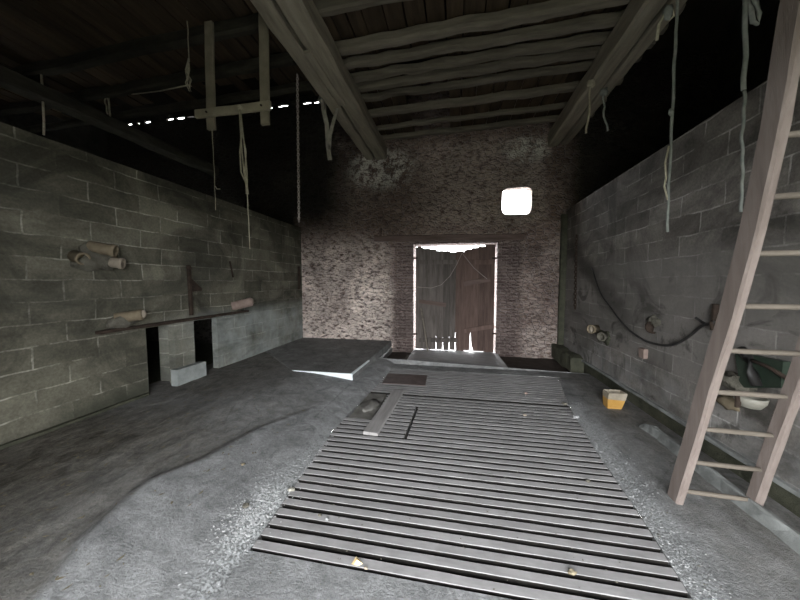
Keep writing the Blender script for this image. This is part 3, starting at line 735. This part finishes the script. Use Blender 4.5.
# rag straps on the left beam
r = thing('rag_strap', P(330, 160, 4.6), 'grubby cloth straps tied round the left main beam, hanging in a fork', 'rag')
def strap(pts, w, m_):
    rings = []
    for i, p in enumerate(pts):
        p = Vector(p); d = Vector((w / 2, 0, 0)); e = Vector((0, .006, 0)); rings.append([p - d - e, p + d - e, p + d + e, p - d + e])
    m_.loft(rings)
m_ = MB().rect((-2.09, 4.56, BZ + .03), (-2.09, 4.64, BZ + .03), .03, .22, 1, 0); strap([P(322, 95, 4.6), P(324, 112, 4.6), P(327, 125, 4.6), P(328, 145, 4.6), P(330, 160, 4.6)], .07, m_); m_.build('strap', M['rag'], r)
m_ = MB(); strap([P(338, 108, 4.6), P(334, 120, 4.6), P(330, 135, 4.6), P(329, 150, 4.6)], .06, m_); m_.build('strap', M['rag'], r)
MB().blob(P(321, 100, 4.58), .05, .04, .05, .3, seed=6).build('knot', M['rag'], r, True)
# ropes round the right beam
for (u0, v0, u1, v1, lab, mat) in ((591, 84, 587, 133, 'short ragged rope end hanging from the right main beam, left of a pair', 'rope'), (604, 92, 606, 131, 'short ragged rope end hanging from the right main beam, right of a pair', 'rope_teal')):
    r = thing('hanging_rope', P(u1, v1, 4.6), lab, 'rope', 'short rope ends on the right main beam')
    m_ = MB(); m_.tube(wob(P(u0, v0, 4.6), P(u1, v1, 4.6), 8, .03, u0), .014, 6); m_.build('cord', M[mat], r, True)
    MB().blob(P(u0, v0, 4.6), .05, .04, .045, .3, seed=u0).build('knot', M[mat], r, True)
# dim ropes out at the left
for i, (u, va, vb, yy, lab) in enumerate(((108, 92, 120, 4.4, 'short doubled rope hanging in the dark at the far left'), (42, 68, 135, 3.6, 'faint rope hanging in the dark above the left block wall'))):
    r_ = MB().tube(wob(P(u, va, yy), P(u + 2, vb, yy), 10, .012, 20 + i), .014, 6)
    if i == 0: r_.tube(wob(P(u - 3, va, yy), P(u - 1, vb - 6, yy), 10, .012, 25), .012, 6)
    tag(r_.build('hanging_rope', M['rope'], smooth=True), lab, 'rope')
sg = MB().tube([P(108, 95, 4.4), P(135, 94, 4.2), P(160, 91, 3.8), P(189, 85, 3.42)], .008, 6)
tag(sg.build('slack_line', M['rope'], smooth=True), 'slack line strung across the dark at the upper left', 'rope')

# ------------------------------------------------------------------ left wall fittings
r = thing('pipe_cluster', (XL, 2.5, 1.85), 'mortar lump with three broken clay pipe stubs, highest on the left block wall', 'pipe')
MB().blob((XL + .02, 2.50, 1.84), .09, .19, .13, .35, seed=1).build('mortar_lump', M['mortar'], r, True)
MB().pipe((XL - .004, 2.46, 1.97), (XL + .17, 2.58, 1.93), .062, .012).build('pipe_stub', M['clay_olive'], r, True)
MB().pipe((XL - .004, 2.56, 1.83), (XL + .15, 2.66, 1.80), .058, .012).build('pipe_stub', M['clay_pale'], r, True)
MB().pipe((XL - .004, 2.33, 1.86), (XL + .10, 2.34, 1.83), .06, .012).build('pipe_stub', M['clay_olive'], r, True)
r = thing('pipe_cluster', (XL, 2.75, 1.2), 'clay pipe stub with a capped end on mortar, above the nearer low opening', 'pipe')
MB().blob((XL + .02, 2.70, 1.15), .08, .15, .075, .3, seed=2).build('mortar_lump', M['mortar'], r, True)
MB().pipe((XL - .004, 2.66, 1.19), (XL + .17, 2.82, 1.22), .06, .012).build('pipe_stub', M['clay_olive'], r, True)
MB().blob((XL + .17, 2.825, 1.225), .022, .035, .050, .05, seed=3).build('end_plug', M['clay_pale'], r, True)
r = thing('pipe_cluster', (XL, 4.6, 1.2), 'pinkish terracotta pipe stub at the far end of the lintel board on the left wall', 'pipe')
MB().pipe((XL - .004, 4.42, 1.18), (XL + .20, 4.66, 1.25), .075, .014).build('pipe_stub', M['clay'], r, True)
MB().blob((XL + .20, 4.665, 1.25), .025, .045, .062, .05, seed=3).build('end_plug', M['clay_pale'], r, True)
MB().blob((XL + .01, 4.50, 1.13), .06, .12, .06, .3, seed=5).build('mortar_lump', M['mortar'], r, True)
r = thing('wall_bracket', (XL, 3.6, 1.5), 'upright rusted iron bracket with a side spur on the left block wall', 'bracket')
MB().rect((XL + .02, 3.60, 1.84), (XL + .02, 3.61, 1.12), .04, .045, 8, .003).build('bar', M['iron'], r)
MB().poly([(XL + .015, 3.61, 1.66), (XL + .015, 3.80, 1.50), (XL + .015, 3.79, 1.47), (XL + .015, 3.61, 1.46)], (.02, 0, 0)).build('spur', M['iron'], r)
MB().tube([(XL - .02, 3.60, 1.80), (XL + .05, 3.60, 1.80)], .022, 8).build('bolt', M['iron'], r)
o = MB().rect((XL + .02, 6.62, 1.98), (XL + .02, 6.62, 1.42), .05, .05, 6, .004).build('iron_strap', M['iron']); tag(o, 'vertical iron strap on the left block wall at the stone corner', 'strap')
o = MB().rect((XL + .01, 4.40, 1.95), (XL + .01, 4.46, 1.68), .025, .02, 4, .003).build('iron_spike', M['iron']); tag(o, 'thin slanting iron spike in the left wall above the low openings', 'spike')

# ------------------------------------------------------------------ right wall fittings
def wallpipe(yy, zz, lab, mats):
    r = thing('pipe_cluster', (XR, yy, zz), lab, 'pipe')
    MB().pipe((XR + .004, yy + .05, zz), (XR - .14, yy - .04, zz + .01), .068, .014).build('pipe_stub', M[mats[0]], r, True)
    MB().blob((XR - .138, yy - .042, zz + .01), .022, .045, .052, .05).build('end_plug', M[mats[1]], r, True)
    return r
r = wallpipe(5.17, .84, 'pale clay pipe stubs low on the right wall, furthest along it', ('clay_olive', 'clay_pale'))
MB().pipe((XR + .004, 4.93, .78), (XR - .11, 4.86, .78), .065, .014).build('pipe_stub', M['mortar'], r, True)
MB().blob((XR, 5.0, .76), .05, .2, .11, .3, seed=9).build('mortar_lump', M['slime'], r, True)
o = MB().box(XR - .045, XR + .004, 3.95, 4.06, .68, .80, .006).build('wall_block', M['clay']); tag(o, 'small pinkish brick sticking out of the right wall below the hose', 'brick')
r = thing('pipe_cluster', (XR, 3.85, 1.07), 'dark broken pipe mouth in the right wall just above the hose', 'pipe')
MB().pipe((XR + .004, 3.88, 1.08), (XR - .025, 3.86, 1.075), .07, .012).build('pipe_stub', M['iron'], r, True)
MB().blob((XR + .0, 3.86, 1.15), .04, .11, .06, .3, seed=12).build('mortar_lump', M['mortar'], r, True)
# hose
def RW(u, v, off=.04): return atx(u, v, XR - off)
r = thing('rubber_hose', RW(665, 345), 'black hose slung in a curve along the right wall up to an iron hook', 'hose')
ctrl = [(592, 268), (600, 292), (611, 308), (624, 325), (640, 338), (655, 344), (672, 345), (688, 337), (700, 327), (708, 324), (714, 322)]
pts = []
cs = [RW(*c) for c in ctrl]
for i in range(len(cs) - 1):
    p0, p1, p2, p3 = cs[max(i - 1, 0)], cs[i], cs[i + 1], cs[min(i + 2, len(cs) - 1)]
    for t in (0, .25, .5, .75):
        pts.append(.5 * ((2 * p1) + (p2 - p0) * t + (2 * p0 - 5 * p1 + 4 * p2 - p3) * t * t + (3 * p1 - p0 - 3 * p2 + p3) * t ** 3))
pts.append(cs[-1])
MB().tube(pts, .013, 8).build('hose_run', M['hose'], r, True)
MB().tube([RW(696, 318), RW(702, 322), RW(707, 325)], .012, 8).build('hose_tail', M['hose'], r, True)
r = thing('iron_hook', RW(714, 318), 'rusted iron hook on the right wall holding up the hose', 'hook')
MB().rect(RW(716, 304, .02), RW(713, 330, .02), .04, .03, 4, .003).build('plate', M['iron'], r)
MB().tube([RW(714, 326, .03), RW(712, 328, .08), RW(711, 322, .10)], .012, 8).build('hook_arm', M['iron'], r)
# things behind the ladder
r = thing('drinker_bowl', RW(755, 400), 'chipped pale drinking bowl fixed low on the right wall behind the ladder', 'bowl')
c = RW(750, 401, .083); k = 20; rings = []
for (rr, dz) in ((.03, -.07), (.09, -.06), (.13, .0), (.14, .055), (.125, .055), (.115, .0), (.07, -.045), (.02, -.05)):
    rings.append([(c.x + rr * .6 * math.cos(2 * PI * q / k), c.y + rr * .72 * math.sin(2 * PI * q / k), c.z + dz * .7) for q in range(k)])
MB().loft(rings).build('bowl', M['enamel'], r, True)
q_ = RW(762, 398, .2); MB().rect((c.x - .085, c.y - .01, c.z - .05), (c.x - .085, c.y - .01, c.z + .05), .03, .02, 3, .001).build('bracket', M['iron'], r)
r = thing('feed_chute', RW(760, 372), 'dark green plastic chute with a black pipe on the right wall behind the ladder', 'chute')
g4 = [RW(742, 352, .03), RW(792, 362, .03), RW(790, 388, .03), RW(748, 388, .03)]
MB().poly(g4, (-.05, 0, 0)).build('panel', M['green_plastic'], r)
MB().tube([RW(741, 349, .09), RW(748, 358, .1), RW(752, 372, .11), RW(757, 386, .10)], .03, 10).build('pipe', M['hose'], r, True)
MB().tube([RW(752, 360, .10), RW(770, 368, .09), RW(788, 379, .08)], .014, 8).build('rod', M['iron'], r, True)
o = MB().blob(RW(735, 382, .05), .07, .12, .075, .35, seed=21).build('mortar_lump', M['mortar'], smooth=True); tag(o, 'dark mortar lump on the right wall under the green chute', 'mortar')
o = MB().blob(RW(729, 402, .03), .04, .09, .05, .35, seed=23).build('brick_stub', M['clay_olive'], smooth=True); tag(o, 'broken brown brick stub left of the pale bowl on the right wall', 'brick')

# ------------------------------------------------------------------ ladder
lad = thing('ladder', (1.85, 2.4, 0), 'pale wooden ladder leaning towards the camera at the right edge', 'ladder')
F1 = Vector((1.615, 2.42, .0)); T1 = Vector((1.435, 1.665, 2.755)); D = (T1 - F1); F2 = Vector((2.07, 2.40, .0))
def vrow(p): d = p - CAM; return 300 - FPX * d.dot(UP) / d.dot(FW)
BOW = [(0.0, 0.0), (.35, .008), (.9, .032), (1.45, .058), (1.95, .066), (2.35, .05), (2.8, .012), (9, 0)]
def bow(p): return Vector((interp(p.z, BOW), 0, 0))      # the rail has warped outwards half way up
def rail(f, nm, D=D, dd=.060):
    e = f + D * ((JZ - .02) / D.z); m_ = MB()
    rings = []; n = 30; t = D.normalized(); sd = (F2 - F1).normalized(); dp = t.cross(sd).normalized()
    for i in range(n + 1):
        c = f.lerp(e, i / n); c = c + bow(c) * (1 if f is F1 else 0) + sd * .01 * noise.noise(Vector((i * .2, f.x * 3, 0))); j = lambda: random.uniform(-.002, .002)
        w, d = .024, dd
        prof = [(-w, -d + .012), (-w + .01, -d), (w - .01, -d), (w, -d + .012), (w, d - .012), (w - .01, d), (-w + .01, d), (-w, d - .012)]
        r_ = [c + sd * (a + j()) + dp * (b_ + j()) for a, b_ in prof]
        if i == 0: r_ = [Vector((q.x, q.y, .001)) for q in r_]
        rings.append(r_)
    m_.loft(rings); return m_.build(nm, M['ladder'], lad)
rail(F1, 'rail')
def on_rail(f, v):          # height along the rail at a given image row
    lo, hi = 0.0, 1.6
    for _ in range(50):
        mid = (lo + hi) / 2; p = f + D * mid - CAM; vv = 300 - FPX * (p @ UP if False else p.dot(UP)) / p.dot(FW)
        if vv > v: lo = mid
        else: hi = mid
    return f + D * lo
vs_ = [490, 461, 428, 391, 350, 306, 254, 198, 137]
zz = [on_rail(F1, v) for v in vs_]
print('rung z', [round(p.z, 2) for p in zz])
q2 = on_rail(F2, 372); tx = aty(800, 372, q2.y).x - q2.x     # the outer rail spreads a little towards the top
D2 = D + Vector((tx * .75 * D.z / q2.z, 0, 0))
rail(F2, 'rail', D2, .046)
def opp(p): return F2 + D2 * (p.z / D2.z)
ps = [(p + bow(p), opp(p)) for p in zz]
st = (zz[-1] - zz[0]) / (len(zz) - 1)
for i in range(1, 6):
    q = zz[-1] + st * i
    if q.z < JZ - .3: ps.append((q, opp(q)))
for a, b_ in ps:
    sd = (b_ - a).normalized()
    MB().tube([a + sd * .012, a.lerp(b_, .25), a.lerp(b_, .75), b_ + sd * .015], [.014, .0165, .0165, .014], 8).build('rung', M['rung'], lad, True)

# ------------------------------------------------------------------ small things on the floor
def on_floor(u, v, z=0.0): return atz(u, v, z)
r = thing('plastic_tub', (2.0, 4.02, 0), 'torn yellow plastic container standing on the floor by the right wall', 'container')
c = Vector((2.0, 4.13, 0)); rings = []; K = .80
def sq(h_, s, y_):
    s *= .8; y_ *= .8; h_ *= .9; c.x = 2.0 + h_ * .12
    return [(c.x - s + random.uniform(-.004, .004), c.y - y_, h_), (c.x + s, c.y - y_ * .9, h_ + random.uniform(-.01, .01)), (c.x + s * .95, c.y + y_, h_), (c.x - s * .95, c.y + y_, h_ + random.uniform(-.008, .008))]
MB().loft([sq(.0, .10, .075), sq(.10, .12, .085), sq(.135, .125, .09), sq(.135, .115, .08), sq(.02, .09, .065)]).build('body', M['plastic_yellow'], r)
MB().loft([sq(.136, .127, .092), sq(.21, .135, .10), sq(.225, .13, .095), sq(.15, .115, .082)], cap=False).build('rim', M['bleached'], r)
lf = MB(); c = on_floor(357, 565)
lf.add([(c.x - .03, c.y - .012, .012), (c.x - .012, c.y - .02, .02), (c.x + .012, c.y - .014, .012), (c.x + .035, c.y - .002, .016), (c.x + .014, c.y + .018, .012), (c.x - .012, c.y + .022, .03), (c.x, c.y, .034)],
       [(0, 1, 6), (1, 2, 6), (2, 3, 6), (3, 4, 6), (4, 5, 6), (5, 0, 6)])
tag(lf.build('dry_leaf', M['leaf']), 'crumpled yellow dry leaf on the slat nearest the camera', 'leaf')
for (u, v, s, lab, mt) in ((366, 569, .010, 'tiny pale pebble beside the yellow leaf', 'clay_pale'), (291, 491, .020, 'white stone chip at the left ends of the slats', 'enamel'), (320, 516, .012, 'small rounded pebble on the slats left of centre', 'mortar'), (327, 520, .010, 'small grey pebble right beside the rounded pebble on the slats', 'grit'),
                           (588, 482, .016, 'small brown pebble on the slats at the right', 'mortar'), (572, 574, .018, 'bent scrap of pale straw on the front slats', 'straw'), (757, 517, .018, 'white pebble by the foot of the ladder outer rail', 'enamel'), (526, 394, .022, 'reddish stone chip lying on the far slats', 'clay'), (525, 416, .018, 'pale chip on the slats below the reddish one', 'clay_pale'), (576, 418, .03, 'grey rubble lump at the right ends of the slats', 'grit'), (565, 405, .03, 'dark rubble lump at the right end of the wide floor gap', 'mortar'), (243, 465, .014, 'brown twig scrap on the concrete left of the slats', 'straw'), (246, 507, .02, 'dark stone in the pale gravel left of the slats', 'mortar')):
    c = on_floor(u, v); z0 = zf(c.x, c.y) if (c.x < xl(c.y) or c.x > xr(c.y)) else 0
    c = on_floor(u, v, z0)
    m_ = MB().blob((c.x, c.y, z0 + s * .55), s * 1.2, s * .9, s * .6, .3, 9, 6, seed=u)
    nm = 'straw_scrap' if mt == 'straw' else 'pebble'
    tag(m_.build(nm, M[mt], smooth=False), lab, 'straw' if mt == 'straw' else 'stone')
# uncountable grit and straw
def chips(name, label, mat, n, fn, size, flat=.5, long=1.0):
    m_ = MB()
    for _ in range(n):
        x, y_ = fn(); z = zf(x, y_) if (x < xl(y_) or x > xr(y_) or y_ < Y0 or y_ > Y1) else 0.0
        s = random.uniform(*size); a = random.uniform(0, PI); ca, sa = math.cos(a) * long, math.sin(a) * long
        vs = [(x + ca * s, y_ + sa * s, z), (x - sa * s / long * .6, y_ + ca * s / long * .6, z), (x - ca * s, y_ - sa * s, z + s * .1), (x + sa * s / long * .6, y_ - ca * s / long * .6, z), (x + random.uniform(-.3, .3) * s, y_ + random.uniform(-.3, .3) * s, z + s * flat)]
        m_.add(vs, [(0, 1, 4), (1, 2, 4), (2, 3, 4), (3, 0, 4), (3, 2, 1, 0)])
    o = m_.build(name, mat); tag(o, label, name.split('_')[-1], kind='stuff'); return o
chips('pale_gravel', 'bright gravel spilled left of the nearest slats', M['grit'], 1500, lambda: (random.gauss(-1.33, .07), random.gauss(1.70, .17)) if random.random() < .75 else (xl(2) - abs(random.gauss(0, .05)), random.uniform(1.5, 2.8)), (.003, .010))
def rfn():
    y_ = random.uniform(1.2, 4.2); return xr(y_) + abs(random.gauss(0, .10)), y_
chips('pale_gravel', 'fine pale grit along the right ends of the slats', M['grit'], 1500, rfn, (.003, .008))
chips('loose_straw', 'trodden straw and muck on the darker floor at the left', M['straw'], 260, lambda: (random.uniform(-3.5, -1.7), random.uniform(.8, 3.4)), (.006, .016), .12, 1.8)
chips('floor_crumbs', 'dark crumbs of dried muck scattered over slats and concrete', M['mortar'], 500, lambda: (random.uniform(-2.0, 2.0), random.uniform(.6, 5.4)), (.003, .009))

# ------------------------------------------------------------------ daylight
w = bpy.data.worlds.new('overcast'); SC.world = w; w.use_nodes = True
bg = w.node_tree.nodes['Background']; bg.inputs[0].default_value = (.96, .975, 1.0, 1); bg.inputs[1].default_value = 18
def portal(nm, loc, rot, sx, sy):
    l = bpy.data.lights.new(nm, 'AREA'); l.shape = 'RECTANGLE'; l.size = sx; l.size_y = sy; l.cycles.is_portal = True
    o = bpy.data.objects.new(nm, l); COL.objects.link(o); o.location = loc; o.rotation_euler = rot
portal('entrance_portal', ((EX0 + EX1) / 2, -1.47, EZ / 2), (PI / 2, 0, 0), EX1 - EX0, EZ)
portal('doorway_portal', (-.02, YB + .53, 1.25), (-PI / 2, 0, 0), 1.9, 2.5)
portal('window_portal', (1.3, YB + .54, 3.35), (-PI / 2, 0, 0), .8, .8)

# ------------------------------------------------------------------ camera and view
cam = bpy.data.cameras.new('camera'); co = bpy.data.objects.new('camera', cam); COL.objects.link(co)
cam.sensor_width = 36; cam.lens = 36 * FPX / 800; cam.clip_start = .02; cam.clip_end = 200
mt = Matrix((_R, UP, -FW)).transposed().to_4x4(); mt.translation = CAM; co.matrix_world = mt
SC.camera = co
SC.view_settings.view_transform = 'Standard'; SC.view_settings.look = 'None'; SC.view_settings.exposure = .72; SC.view_settings.gamma = 1
SC.view_settings.use_curve_mapping = False
SC.cycles.max_bounces = 8; SC.cycles.diffuse_bounces = 5; SC.cycles.use_denoising = True
